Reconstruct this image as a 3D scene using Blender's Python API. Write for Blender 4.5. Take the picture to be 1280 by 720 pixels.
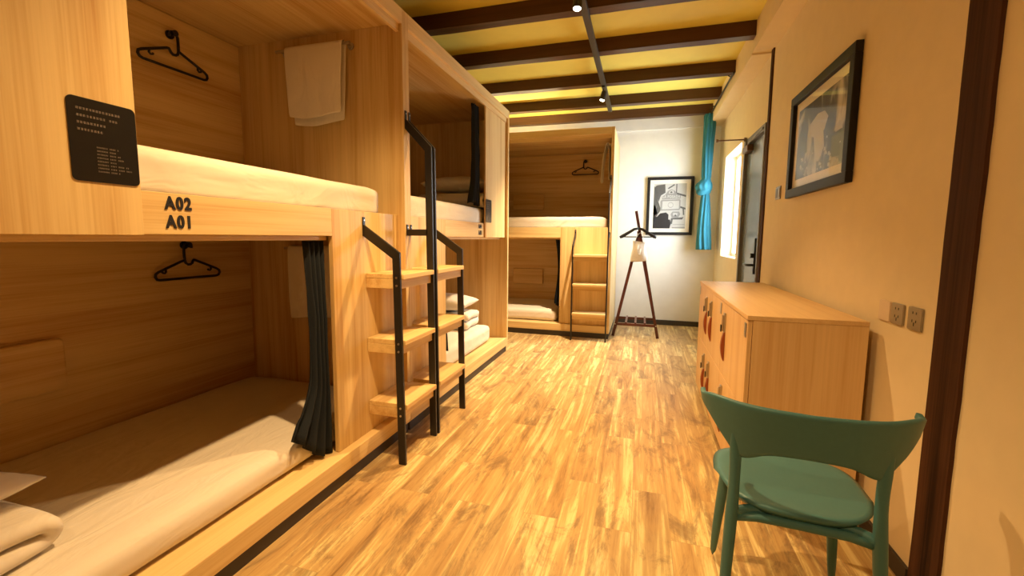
import bpy, bmesh, math, random
from mathutils import Matrix, Vector, noise as mnoise
R = math.radians
random.seed(7)
for o in list(bpy.data.objects):
    bpy.data.objects.remove(o)
SC = bpy.context.scene
C = SC.collection

# ------------------------------------------------------------------ camera
cam_d = bpy.data.cameras.new('camera')
cam = bpy.data.objects.new('camera', cam_d); C.objects.link(cam)
F_PX, CY, YAW, PITCH, ROLL, CAM_H = 548, 353, .2868, .1025, .0083, 1.30
def rotm(ax, a): return Matrix.Rotation(a, 3, ax)
B0 = Matrix(((1, 0, 0), (0, 0, -1), (0, 1, 0)))
MV = rotm('Z', ROLL) @ rotm('X', PITCH) @ rotm('Y', YAW) @ B0      # world -> (right, down, forward)
rot = Matrix((MV[0], -MV[1], -MV[2])).transposed()
cam.matrix_world = Matrix.Translation((0, 0, CAM_H)) @ rot.to_4x4()
cam_d.sensor_width = 36.0
cam_d.lens = F_PX / 1280 * 36.0
cam_d.shift_y = (CY - 360) / 1280
cam_d.clip_start = .02
SC.camera = cam

# ------------------------------------------------------------------ world, exposure, lamps
W = bpy.data.worlds.new('world'); SC.world = W; W.use_nodes = True
bg = W.node_tree.nodes['Background']
bg.inputs[0].default_value = (.86, .94, 1.0, 1); bg.inputs[1].default_value = 10.0
SC.view_settings.view_transform = 'Standard'
SC.view_settings.look = 'None'
SC.view_settings.exposure = 0.0
SC.view_settings.gamma = 1.0
SC.view_settings.use_curve_mapping = False
SC.cycles.diffuse_bounces = 4
LAMP_COL = (1.0, .635, .275)
LAMP_W = 252
# (x, y of the head on its track, aim point, power factor)
SPOTS = [(-.80, -.55, (.25, .9, 0), .42), (-.80, 1.42, (-1.0, 1.65, .0), 1.02), (-.47, 3.08, (-.6, 2.85, 0), 1.35), (-.47, 5.1, (-1.15, 5.05, 0), 2.3)]
sky = bpy.data.lights.new('window_daylight', 'AREA')
sky.shape = 'RECTANGLE'; sky.size = 1.20; sky.size_y = .89; sky.energy = 36; sky.color = (.88, .95, 1.0); sky.spread = R(150)
sky_o = bpy.data.objects.new('window_daylight', sky); C.objects.link(sky_o)
sky_o.location = (1.20, 5.935, 1.72); sky_o.rotation_euler = (0, R(90), 0)
sky_o.visible_camera = True

# ------------------------------------------------------------------ materials
def new_mat(name):
    m = bpy.data.materials.new(name); m.use_nodes = True
    nt = m.node_tree
    return m, nt, nt.nodes['Principled BSDF']
def N(nt, t, **k):
    n = nt.nodes.new(t)
    for a, v in k.items():
        if a.startswith('i_'):
            n.inputs[a[2:].replace('_', ' ')].default_value = v
        else: setattr(n, a, v)
    return n
def ramp(nt, stops):
    r = nt.nodes.new('ShaderNodeValToRGB'); e = r.color_ramp.elements
    while len(e) < len(stops): e.new(.5)
    for el, (p, c) in zip(e, stops):
        el.position = p; el.color = (*c, 1) if len(c) == 3 else c
    return r
def plain(name, col, rough=.5, metal=0, bump=0, bscale=60, spec=.5, var=.0, coat=0):
    m, nt, b = new_mat(name); L = nt.links
    b.inputs['Roughness'].default_value = rough; b.inputs['Metallic'].default_value = metal
    b.inputs['Specular IOR Level'].default_value = spec
    b.inputs['Coat Weight'].default_value = coat
    tc = N(nt, 'ShaderNodeTexCoord')
    nz = N(nt, 'ShaderNodeTexNoise', i_Scale=bscale, i_Detail=5.0); L.new(tc.outputs['Object'], nz.inputs['Vector'])
    v = max(var, .03)
    r = ramp(nt, [(.25, tuple(c*(1-v) for c in col)), (.75, tuple(min(1, c*(1+v)) for c in col))])
    L.new(nz.outputs[0], r.inputs[0]); L.new(r.outputs[0], b.inputs['Base Color'])
    if bump:
        bp = N(nt, 'ShaderNodeBump', i_Strength=bump, i_Distance=.01)
        L.new(nz.outputs[0], bp.inputs['Height']); L.new(bp.outputs[0], b.inputs['Normal'])
    return m
def wood(name, axis, light, dark, rough=.42, fine=1.0, spec=.35):
    """laminate with straight grain running along the given axis of the object's own space"""
    m, nt, b = new_mat(name); L = nt.links
    b.inputs['Roughness'].default_value = rough
    b.inputs['Specular IOR Level'].default_value = spec
    tc = N(nt, 'ShaderNodeTexCoord'); oi = N(nt, 'ShaderNodeObjectInfo')
    def mp(s_along, s_across):
        s = [s_across]*3; s['xyz'.index(axis)] = s_along
        q = N(nt, 'ShaderNodeMapping'); q.inputs['Scale'].default_value = s
        L.new(tc.outputs['Object'], q.inputs[0]); return q
    a = mp(.9*fine, 26*fine); n1 = N(nt, 'ShaderNodeTexNoise', noise_dimensions='4D', i_Scale=1.0, i_Detail=5.0, i_Roughness=.6, i_Distortion=.35)
    L.new(a.outputs[0], n1.inputs['Vector']); L.new(oi.outputs['Random'], n1.inputs['W'])
    a2 = mp(.30*fine, 6.5*fine); n2 = N(nt, 'ShaderNodeTexNoise', noise_dimensions='4D', i_Scale=1.0, i_Detail=2.0, i_Distortion=.5)
    L.new(a2.outputs[0], n2.inputs['Vector']); L.new(oi.outputs['Random'], n2.inputs['W'])
    a3 = mp(2.0*fine, 160*fine); n3 = N(nt, 'ShaderNodeTexNoise', i_Scale=1.0, i_Detail=2.0); L.new(a3.outputs[0], n3.inputs['Vector'])
    mx = N(nt, 'ShaderNodeMix'); mx.inputs[0].default_value = .5; L.new(n1.outputs[0], mx.inputs[2]); L.new(n2.outputs[0], mx.inputs[3])
    mx2 = N(nt, 'ShaderNodeMix'); mx2.inputs[0].default_value = .2; L.new(mx.outputs[0], mx2.inputs[2]); L.new(n3.outputs[0], mx2.inputs[3])
    mid = tuple((p*.62+q*.38) for p, q in zip(light, dark))
    r = ramp(nt, [(.36, dark), (.46, mid), (.54, light), (.66, tuple(min(1, c*1.10) for c in light))])
    L.new(mx2.outputs[0], r.inputs[0]); L.new(r.outputs[0], b.inputs['Base Color'])
    bp = N(nt, 'ShaderNodeBump', i_Strength=.05, i_Distance=.004); L.new(n1.outputs[0], bp.inputs['Height']); L.new(bp.outputs[0], b.inputs['Normal'])
    return m
OAK_L, OAK_D = (.75, .545, .25), (.52, .275, .080)
WX = wood('oak_grain_lengthwise', 'x', OAK_L, OAK_D)
WY = wood('oak_grain_crosswise', 'y', OAK_L, OAK_D)
WZ = wood('oak_grain_upright', 'z', OAK_L, OAK_D)
CZ = wood('pale_oak_upright', 'z', (.74, .51, .26), (.62, .37, .16))
CY_ = wood('pale_oak_crosswise', 'y', (.74, .51, .26), (.62, .37, .16))
BEAM = wood('dark_beam_timber', 'x', (.085, .033, .016), (.035, .013, .007), rough=.38, fine=.8)
POST = wood('dark_post_timber', 'z', (.085, .036, .018), (.022, .010, .006), spec=.12, rough=.7, fine=.8)
RACKW = wood('mahogany_stain', 'z', (.11, .030, .016), (.06, .016, .010), rough=.3)
LEATHER = plain('tan_leather', (.28, .065, .018), .45, bump=.2, bscale=120)
PLASTER = plain('cream_plaster', (.83, .69, .46), .75, bump=.05, bscale=9, spec=.25)
BACKP = plain('white_plaster', (.82, .80, .74), .7, bump=.04, bscale=9, spec=.25)
YELLOW = plain('yellow_ceiling_paint', (.86, .72, .14), .6, bump=.04, bscale=7)
BLACKM = plain('black_powder_coat', (.012, .010, .009), .38)
BLACKP = plain('black_plastic', (.010, .009, .009), .4)
PLINTH = plain('dark_plinth', (.045, .035, .028), .5)
STEEL = plain('brushed_steel', (.55, .52, .48), .3, metal=1)
GREYM = plain('grey_metal', (.20, .19, .17), .45, metal=.4)
BRONZE = plain('bronze_hinge', (.22, .13, .07), .4, metal=.8)
TRACKM = plain('dark_track', (.045, .038, .026), .45)
TEALP = plain('teal_plastic', (.058, .175, .19), .42, var=.02)
TEALC = plain('turquoise_cloth', (.025, .20, .29), .8, bump=.1, bscale=150)
NAVYC = plain('charcoal_navy_cloth', (.016, .020, .026), .85, bump=.1, bscale=150, spec=.2)
BLINE = plain('notice_black', (.008, .007, .006), .3)
GREYTXT = plain('notice_lettering', (.30, .24, .19), .6)
INK = plain('black_lettering', (.012, .010, .010), .5)
SWG = plain('champagne_grey_plate', (.34, .29, .21), .35, metal=.35)
SWW = plain('white_plate', (.80, .74, .68), .4)
SWC = plain('cream_plate', (.74, .58, .42), .4)
MATB = plain('cream_mount', (.86, .80, .68), .7)
PALE = plain('print_pale', (.52, .51, .48), .6); PMID = plain('print_mid', (.28, .27, .26), .6); PDARK = plain('print_dark', (.02, .02, .022), .5); PGREY = plain('print_grey', (.10, .098, .095), .6)
def fabric(name, col, rough=.85):
    m, nt, b = new_mat(name); L = nt.links
    b.inputs['Roughness'].default_value = rough; b.inputs['Specular IOR Level'].default_value = .2
    b.inputs['Base Color'].default_value = (*col, 1)
    tc = N(nt, 'ShaderNodeTexCoord')
    mp = N(nt, 'ShaderNodeMapping'); mp.inputs['Scale'].default_value = (3.2, 9, 5); mp.inputs['Rotation'].default_value = (0, 0, .5)
    L.new(tc.outputs['Object'], mp.inputs[0])
    n1 = N(nt, 'ShaderNodeTexNoise', i_Scale=1.0, i_Detail=3.0, i_Distortion=1.1); L.new(mp.outputs[0], n1.inputs['Vector'])
    n2 = N(nt, 'ShaderNodeTexNoise', i_Scale=300.0, i_Detail=2.0); L.new(tc.outputs['Object'], n2.inputs['Vector'])
    b1 = N(nt, 'ShaderNodeBump', i_Strength=.30, i_Distance=.05); L.new(n1.outputs[0], b1.inputs['Height'])
    b2 = N(nt, 'ShaderNodeBump', i_Strength=.08, i_Distance=.002); L.new(n2.outputs[0], b2.inputs['Height']); L.new(b1.outputs[0], b2.inputs['Normal'])
    L.new(b2.outputs[0], b.inputs['Normal'])
    return m
SHEET = fabric('white_bed_linen', (.74, .67, .57))
TOWEL = fabric('cream_terry', (.90, .83, .72), .95)
CANVAS = fabric('cream_canvas', (.76, .70, .60))
def glassy(name, tint, frac, rough=.02):
    m = bpy.data.materials.new(name); m.use_nodes = True; nt = m.node_tree; nt.nodes.clear()
    o = N(nt, 'ShaderNodeOutputMaterial'); t = N(nt, 'ShaderNodeBsdfTransparent'); g = N(nt, 'ShaderNodeBsdfGlossy')
    t.inputs[0].default_value = (*tint, 1); g.inputs['Roughness'].default_value = rough
    fr = N(nt, 'ShaderNodeFresnel', i_IOR=1.5)
    ge = N(nt, 'ShaderNodeNewGeometry'); sb = N(nt, 'ShaderNodeMath', operation='SUBTRACT'); sb.inputs[0].default_value = frac; nt.links.new(ge.outputs['Backfacing'], sb.inputs[1]); sb.use_clamp = True
    mul = N(nt, 'ShaderNodeMath', operation='MULTIPLY'); nt.links.new(sb.outputs[0], mul.inputs[1])
    mx = N(nt, 'ShaderNodeMixShader'); L = nt.links
    L.new(fr.outputs[0], mul.inputs[0]); L.new(mul.outputs[0], mx.inputs[0]); L.new(t.outputs[0], mx.inputs[1]); L.new(g.outputs[0], mx.inputs[2]); L.new(mx.outputs[0], o.inputs[0])
    return m
GLASS = glassy('picture_glass', (1, 1, 1), .7)
WGLASS = glassy('window_glass', (.97, .99, 1), .8)
DOORM = plain('slate_blue_door_lacquer', (.16, .20, .235), .22, coat=.3)
FRAMEB = plain('black_frame_lacquer', (.012, .010, .009), .5, spec=.3)
def lampface():
    m, nt, b = new_mat('lit_lamp_lens'); b.inputs['Emission Color'].default_value = (1, .85, .62, 1); b.inputs['Emission Strength'].default_value = 25
    return m
LENS = lampface()
def floor_mat():
    m, nt, b = new_mat('weathered_plank_floor'); L = nt.links
    tc = N(nt, 'ShaderNodeTexCoord')
    rt = N(nt, 'ShaderNodeMapping'); rt.inputs['Rotation'].default_value = (0, 0, R(90)); L.new(tc.outputs['Object'], rt.inputs[0])
    br = N(nt, 'ShaderNodeTexBrick', offset=.37, i_Scale=1.0, i_Mortar_Size=.0012, i_Mortar_Smooth=.2, i_Brick_Width=.95, i_Row_Height=.165)
    br.inputs['Color1'].default_value = (0, 0, 0, 1); br.inputs['Color2'].default_value = (1, 1, 1, 1); br.inputs['Mortar'].default_value = (.5, .5, .5, 1)
    L.new(rt.outputs[0], br.inputs['Vector'])
    add = N(nt, 'ShaderNodeVectorMath', operation='MULTIPLY_ADD')
    L.new(br.outputs['Color'], add.inputs[0]); add.inputs[1].default_value = (13, 7, 5); L.new(tc.outputs['Object'], add.inputs[2])
    def nz(sx, sy, det, dist, rough=.55):
        q = N(nt, 'ShaderNodeMapping'); q.inputs['Scale'].default_value = (sx, sy, 1); L.new(add.outputs[0], q.inputs[0])
        n = N(nt, 'ShaderNodeTexNoise', i_Scale=1.0, i_Detail=det, i_Distortion=dist, i_Roughness=rough); L.new(q.outputs[0], n.inputs['Vector']); return n
    grain = nz(38, 1.8, 5.0, .6); worn = nz(6.0, 2.0, 9.0, .9, .78); strip = nz(13, .8, 6.0, .7, .72)
    base = ramp(nt, [(.34, (.27, .15, .055)), (.43, (.46, .285, .115)), (.52, (.56, .385, .165)), (.565, (.74, .58, .27)), (.66, (.86, .72, .40))])
    mix = N(nt, 'ShaderNodeMix'); mix.inputs[0].default_value = .66; L.new(grain.outputs[0], mix.inputs[2]); L.new(strip.outputs[0], mix.inputs[3]); L.new(mix.outputs[0], base.inputs[0])
    wr = ramp(nt, [(.50, (0, 0, 0)), (.545, (.35, .35, .35)), (.60, (.8, .8, .8)), (.68, (1, 1, 1))]); L.new(worn.outputs[0], wr.inputs[0])
    gg = N(nt, 'ShaderNodeMath', operation='MULTIPLY'); gg.inputs[1].default_value = .72; L.new(wr.outputs[0], gg.inputs[0])
    m1 = N(nt, 'ShaderNodeMix', data_type='RGBA'); L.new(gg.outputs[0], m1.inputs[0]); L.new(base.outputs[0], m1.inputs[6]); m1.inputs[7].default_value = (.165, .10, .055, 1)
    # plank to plank tone
    tone = ramp(nt, [(0, (.86, .86, .87)), (1, (1.06, 1.05, 1.02))]); L.new(br.outputs['Color'], tone.inputs[0])
    m2 = N(nt, 'ShaderNodeMix', data_type='RGBA', blend_type='MULTIPLY'); m2.inputs[0].default_value = 1; L.new(m1.outputs[2], m2.inputs[6]); L.new(tone.outputs[0], m2.inputs[7])
    m3 = N(nt, 'ShaderNodeMix', data_type='RGBA'); L.new(br.outputs['Fac'], m3.inputs[0]); L.new(m2.outputs[2], m3.inputs[6]); m3.inputs[7].default_value = (.40, .26, .12, 1)
    L.new(m3.outputs[2], b.inputs['Base Color'])
    rr = N(nt, 'ShaderNodeMapRange'); rr.inputs[3].default_value = .30; rr.inputs[4].default_value = .48; L.new(worn.outputs[0], rr.inputs[0]); L.new(rr.outputs[0], b.inputs['Roughness'])
    bp = N(nt, 'ShaderNodeBump', i_Strength=.12, i_Distance=.004); L.new(grain.outputs[0], bp.inputs['Height']); L.new(bp.outputs[0], b.inputs['Normal'])
    return m
FLOORM = floor_mat()

# ------------------------------------------------------------------ mesh helpers
I4 = Matrix.Identity(4)
BASE = {}
def obj(name, bm, mats, parent=None, F=I4, smooth=False, origin=None, bevel=0, sub=0, solid=0, keep=False, auto=None):
    """link the bmesh as ONE object; vertices are given in frame F (or the frame of the parent thing)"""
    if not keep: bmesh.ops.recalc_face_normals(bm, faces=bm.faces[:])
    if parent is not None:
        off = Vector(BASE.get(parent.name, (0, 0, 0)))
    elif origin is not None:
        off = Vector(origin)
    else:
        xs = [v.co for v in bm.verts]
        off = Vector(((min(v.x for v in xs)+max(v.x for v in xs))/2, (min(v.y for v in xs)+max(v.y for v in xs))/2, min(v.z for v in xs)))
    bmesh.ops.translate(bm, verts=bm.verts[:], vec=-off)
    me = bpy.data.meshes.new(name); bm.to_mesh(me); bm.free()
    for m in (mats if isinstance(mats, (list, tuple)) else [mats]): me.materials.append(m)
    o = bpy.data.objects.new(name, me); C.objects.link(o)
    if parent is not None:
        o.parent = parent; BASE[o.name] = off
    else:
        o.matrix_world = F @ Matrix.Translation(off); BASE[o.name] = off
    if smooth:
        for p in me.polygons: p.use_smooth = True
    if solid:
        q = o.modifiers.new('thickness', 'SOLIDIFY'); q.thickness = solid; q.offset = 0
    if bevel:
        q = o.modifiers.new('bevel', 'BEVEL'); q.width = bevel; q.segments = 2; q.limit_method = 'ANGLE'; q.angle_limit = R(35)
    if sub:
        q = o.modifiers.new('subdivision', 'SUBSURF'); q.levels = sub; q.render_levels = sub
    return o
def thing(name, label, cat, F=I4, base=(0, 0, 0), group=None):
    o = bpy.data.objects.new(name, None); C.objects.link(o); o.empty_display_size = .1
    o.matrix_world = F @ Matrix.Translation(base); BASE[o.name] = Vector(base)
    o['label'] = label; o['category'] = cat
    if group: o['group'] = group
    return o
def tag(o, label, cat, group=None):
    o['label'] = label; o['category'] = cat
    if group: o['group'] = group
    return o
def struct(o, label=None):
    o['kind'] = 'structure'
    if label: o['label'] = label
    return o
def nb(): return bmesh.new()
def box(bm, x0, x1, y0, y1, z0, z1, mi=0):
    vs = [bm.verts.new((x, y, z)) for z in (z0, z1) for x, y in ((x0, y0), (x1, y0), (x1, y1), (x0, y1))]
    for q in ((3, 2, 1, 0), (4, 5, 6, 7), (0, 1, 5, 4), (1, 2, 6, 5), (2, 3, 7, 6), (3, 0, 4, 7)):
        bm.faces.new([vs[i] for i in q]).material_index = mi
    return bm
def bx(*a): return box(nb(), *a)
def tube(bm, pts, r, seg=8, closed=False, ry=None, cap=True, mi=0, up=None):
    """swept round (or elliptical) bar along pts; r may be a list"""
    pts = [Vector(p) for p in pts]; n = len(pts)
    rs = r if isinstance(r, (list, tuple)) else [r]*n
    rys = rs if ry is None else (ry if isinstance(ry, (list, tuple)) else [ry]*n)
    rings = []; prev = Vector(up) if up else None
    for i, p in enumerate(pts):
        a = pts[i-1] if (i > 0 or closed) else p; b = pts[(i+1) % n] if (i < n-1 or closed) else p
        t = (b-a).normalized()
        if prev is None:
            prev = Vector((0, 0, 1)) if abs(t.z) < .9 else Vector((0, 1, 0))
        u = (prev - t*prev.dot(t))
        if u.length < 1e-5: u = t.orthogonal()
        u.normalize(); w = t.cross(u); prev = u
        rings.append([bm.verts.new(p + u*rs[i]*math.cos(2*math.pi*k/seg) + w*rys[i]*math.sin(2*math.pi*k/seg)) for k in range(seg)])
    for i in range(n if closed else n-1):
        A, Bq = rings[i], rings[(i+1) % n]
        for k in range(seg):
            bm.faces.new((A[k], A[(k+1) % seg], Bq[(k+1) % seg], Bq[k])).material_index = mi
    if cap and not closed:
        bm.faces.new(rings[0][::-1]).material_index = mi; bm.faces.new(rings[-1]).material_index = mi
    return bm
def cyl(bm, p0, p1, r0, r1=None, seg=20, mi=0):
    return tube(bm, [p0, p1], [r0, r0 if r1 is None else r1], seg, mi=mi)
def prism(bm, poly, axis, a, b, mi=0):
    """extrude a 2-D outline along an axis: poly gives the other two coordinates in xyz order"""
    def P(q, v):
        l = list(q); l.insert('xyz'.index(axis), v); return l
    A = [bm.verts.new(P(q, a)) for q in poly]; Bq = [bm.verts.new(P(q, b)) for q in poly]; n = len(poly)
    bm.faces.new(A[::-1]).material_index = mi; bm.faces.new(Bq).material_index = mi
    for i in range(n): bm.faces.new((A[i], A[(i+1) % n], Bq[(i+1) % n], Bq[i])).material_index = mi
    return bm
def grid(bm, fn, nu, nv, wrap=False, mi=0):
    vs = [[bm.verts.new(fn(i/nu, j/nv)) for j in range(nv+1)] for i in range(nu if wrap else nu+1)]
    for i in range(nu):
        a, b = vs[i], vs[(i+1) % len(vs)]
        for j in range(nv): bm.faces.new((a[j], a[j+1], b[j+1], b[j])).material_index = mi
    return vs
def rrect(x0, x1, z0, z1, r, n=5):
    out = []
    for cx, cz, a0 in ((x1-r, z1-r, 0), (x0+r, z1-r, 90), (x0+r, z0+r, 180), (x1-r, z0+r, 270)):
        for k in range(n+1):
            a = R(a0+90*k/n); out.append((cx+r*math.cos(a), cz+r*math.sin(a)))
    return out
def softbox(x0, x1, y0, y1, z0, z1, r, n=10, wob=.004, seed=0):
    """mattress-like rounded block with a slightly uneven surface"""
    bm = nb(); cx, cy, cz = (x0+x1)/2, (y0+y1)/2, (z0+z1)/2; hx, hy, hz = (x1-x0)/2, (y1-y0)/2, (z1-z0)/2
    bmesh.ops.create_cube(bm, size=2.0)
    bmesh.ops.subdivide_edges(bm, edges=bm.edges[:], cuts=2*n+1, use_grid_fill=True)
    for v in bm.verts:
        c = []
        for q, h in zip(v.co, (hx, hy, hz)):
            # more rows near the rims
            s = math.copysign(abs(q)**.72, q) if abs(q) > 1e-6 else 0
            c.append(s*h)
        inner = Vector((max(-hx+r, min(hx-r, c[0])), max(-hy+r, min(hy-r, c[1])), max(-hz+r, min(hz-r, c[2]))))
        d = Vector(c)-inner
        p = inner + (d.normalized()*r if d.length > 1e-6 else Vector((0, 0, 0)))
        if d.length <= 1e-6: p = Vector(c)
        k = mnoise.noise(Vector((p.x*2.2+seed, p.y*6, p.z*4)))*wob + mnoise.noise(Vector((p.x*8+seed, p.y*3, p.z*9)))*wob*.5
        p += (d.normalized() if d.length > 1e-6 else Vector((0, 0, 1)))*k
        v.co = p+Vector((cx, cy, cz))
    return bm
def text_bm(bm, s, size, origin, xdir, zdir, depth=.0015, mi=0):
    """lettering as real extruded shapes; origin = lower-left corner"""
    cu = bpy.data.curves.new('lettering', 'FONT'); cu.body = s; cu.size = size; cu.extrude = depth; cu.offset = size*.042; cu.space_character = 1.22
    o = bpy.data.objects.new('lettering', cu); C.objects.link(o)
    dg = bpy.context.evaluated_depsgraph_get(); me = o.evaluated_get(dg).to_mesh()
    X, Z = Vector(xdir), Vector(zdir); Y = X.cross(Z)
    base = len(bm.verts)
    vs = [bm.verts.new(Vector(origin)+X*v.co.x+Z*v.co.y+Y*(-v.co.z)) for v in me.vertices]
    for p in me.polygons:
        try: bm.faces.new([vs[i] for i in p.vertices]).material_index = mi
        except ValueError: pass
    o.evaluated_get(dg).to_mesh_clear(); bpy.data.objects.remove(o); bpy.data.curves.remove(cu)
    return bm

# ------------------------------------------------------------------ the room
XW, YB, YF, XL, ZC = 1.01, 6.93, -2.0, -2.78, 3.12
struct(obj('floor', bx(XL-.2, XW+.2, YF-.2, YB+.2, -.1, 0), FLOORM, origin=(0, 0, 0)))
struct(obj('ceiling', bx(XL-.2, XW+.2, YF-.2, YB+.2, ZC, ZC+.1), YELLOW, origin=(0, 0, 0)))
struct(obj('wall_left', bx(XL-.15, XL, YF-.2, YB+.2, 0, ZC), PLASTER))
struct(obj('wall_back', box(bx(XL, XW, YB, YB+.15, 0, ZC), XL, .85, YB-.03, YB, 2.88, ZC), BACKP))
struct(obj('wall_front', bx(XL, XW, YF-.15, YF, 0, ZC), PLASTER))
WIN = (5.45, 6.42, 1.08, 2.36); DOOR = (4.43, 5.27, 0, 2.32)
bm = nb()
TW = .22
for (y0, y1, z0, z1) in ((YF-.2, DOOR[0], 0, ZC), (DOOR[0], DOOR[1], DOOR[3], ZC), (DOOR[1], WIN[0], 0, ZC), (WIN[0], WIN[1], 0, WIN[2]), (WIN[0], WIN[1], WIN[3], ZC), (WIN[1], YB+.2, 0, ZC)):
    box(bm, XW, XW+TW, y0, y1, z0, z1)
struct(obj('wall_right', bm, PLASTER))
struct(obj('trim_1', box(bx(.85, XW, 4.40, YB, 2.885, ZC), .85, XW, YF, 4.40, 2.90, ZC), PLASTER), 'plastered boxing along the top of the right wall')
# timber posts set in the right wall, with a ragged plaster edge
def post(name, y0, y1, z1, seed, label):
    bm = nb(); n = 40; rows = []
    for i in range(n+1):
        z = z1*i/n
        a = y0+.006*mnoise.noise(Vector((z*7, seed, 0))); b = y1+.004*mnoise.noise(Vector((z*5, seed+9, 0)))
        rows.append([bm.verts.new(q) for q in ((XW+.03, a, z), (XW-.012, a+.004, z), (XW-.014, b-.004, z), (XW+.03, b, z))])
    for i in range(n):
        for k in range(3): bm.faces.new((rows[i][k], rows[i][k+1], rows[i+1][k+1], rows[i+1][k]))
    bm.faces.new(rows[0]); bm.faces.new(rows[-1][::-1])
    return struct(obj(name, bm, POST), label)
post('trim_2', 1.728, 1.880, 2.88, 3, 'wide dark timber post in the right wall')
post('trim_3', 4.315, 4.375, 2.90, 8, 'narrow dark timber post beside the door')
struct(obj('baseboard_back', bx(-.35, XW, YB-.015, YB, 0, .075), PLINTH))
bm = bx(XW-.014, XW, 1.892, 4.30, 0, .07); box(bm, XW-.014, XW, YF, 1.715, 0, .07); box(bm, XW-.014, XW, 5.28, YB-.015, 0, .07)
struct(obj('baseboard_right', bm, PLINTH))
# window
wf = nb()
y0, y1, z0, z1 = WIN
for a in ((y0, y1, z0, z0+.04), (y0, y1, z1-.04, z1), (y0, y0+.04, z0+.04, z1-.04), (y1-.04, y1, z0+.04, z1-.04)):
    box(wf, XW+.13, XW+.18, *a)
w1 = struct(obj('window_1', wf, SWW, origin=(XW+.15, (y0+y1)/2, z0)))
obj('pane', bx(XW+.152, XW+.156, y0+.035, y1-.035, z0+.035, z1-.035), WGLASS, w1)
# door
y0, y1, z0, z1 = DOOR
dbm = nb()
for a in ((y0, y0+.035, 0, z1), (y1-.05, y1, 0, z1), (y0+.035, y1-.05, z1-.06, z1)):
    box(dbm, XW-.012, XW+.09, *a)
d1 = struct(obj('door_1', dbm, GREYM, origin=(XW, (y0+y1)/2, 0)), 'slate blue door in the right wall')
bm = bx(XW+.02, XW+.06, y0+.038, y1-.053, .006, z1-.063)
obj('door_leaf', bm, DOORM, d1, bevel=.003)
hp = obj('handle_plate', prism(nb(), rrect(y0+.180, y0+.228, .97, 1.31, .01), 'x', XW+.004, XW+.019), BLACKM, d1)
hb = tube(nb(), [(XW+.006, y0+.204, 1.055), (XW-.035, y0+.204, 1.055), (XW-.045, y0+.222, 1.055), (XW-.045, y0+.340, 1.055)], .012, 10)
obj('lever', hb, BLACKM, hp, smooth=True)
obj('thumb_turn', cyl(nb(), (XW+.006, y0+.204, 1.145), (XW-.024, y0+.204, 1.145), .022), BLACKM, hp, bevel=.003)
cl = obj('door_closer', bx(XW-.04, XW+.018, y1-.30, y1-.08, 2.18, 2.245), BRONZE, d1, bevel=.008)
arm = tube(nb(), [(XW-.012, y1-.26, 2.27), (XW-.012, y0+.05, 2.285)], .012, 8)
obj('closer_arm', tube(arm, [(XW-.02, y1-.14, 2.245), (XW-.02, y1-.14, 2.335)], .008, 8), GREYM, d1)
rod = nb(); cyl(rod, (XW-.0, y1-.02, 2.345), (XW-.27, y1-.02, 2.345), .008, seg=10); cyl(rod, (XW-.27, y1-.02, 2.345), (XW-.29, y1-.02, 2.345), .016, seg=12); cyl(rod, (XW-.02, y1-.02, 2.345), (XW, y1-.02, 2.345), .022, seg=12)
tag(obj('wall_rod', rod, BRONZE, smooth=False), 'thin metal rod sticking out of the wall above the door corner', 'rod')

# ceiling beams
BY = [(6.74, 'hindmost dark ceiling beam, next to the white end wall'), (6.05, 'second dark ceiling beam from the white end wall'), (5.23, 'dark ceiling beam right above the lit spotlight'),
      (4.37, 'fourth dark ceiling beam from the white end wall'), (3.57, 'fifth dark ceiling beam from the white end wall, cut off by the photo'), (2.70, ''), (1.85, ''), (1.0, ''), (.1, ''), (-.8, '')]
for k, (y, lab) in enumerate(BY):
    bm = nb(); n = 28; x0, x1 = XL, .85; rows = []
    for i in range(n+1):
        x = x0+(x1-x0)*i/n; w = lambda s: .004*mnoise.noise(Vector((x*3+s, y, s*3)))
        rows.append([bm.verts.new(q) for q in ((x, y-.10+w(1), 3.0+w(2)), (x, y+w(3), 3.0+w(4)), (x, y+w(5), ZC+.01), (x, y-.10+w(6), ZC+.01))])
    for i in range(n):
        for q in range(4): bm.faces.new((rows[i][q], rows[i][(q+1) % 4], rows[i+1][(q+1) % 4], rows[i+1][q]))
    bm.faces.new(rows[0]); bm.faces.new(rows[-1][::-1])
    struct(obj('ceiling_beam', bm, BEAM), lab or None)

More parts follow.
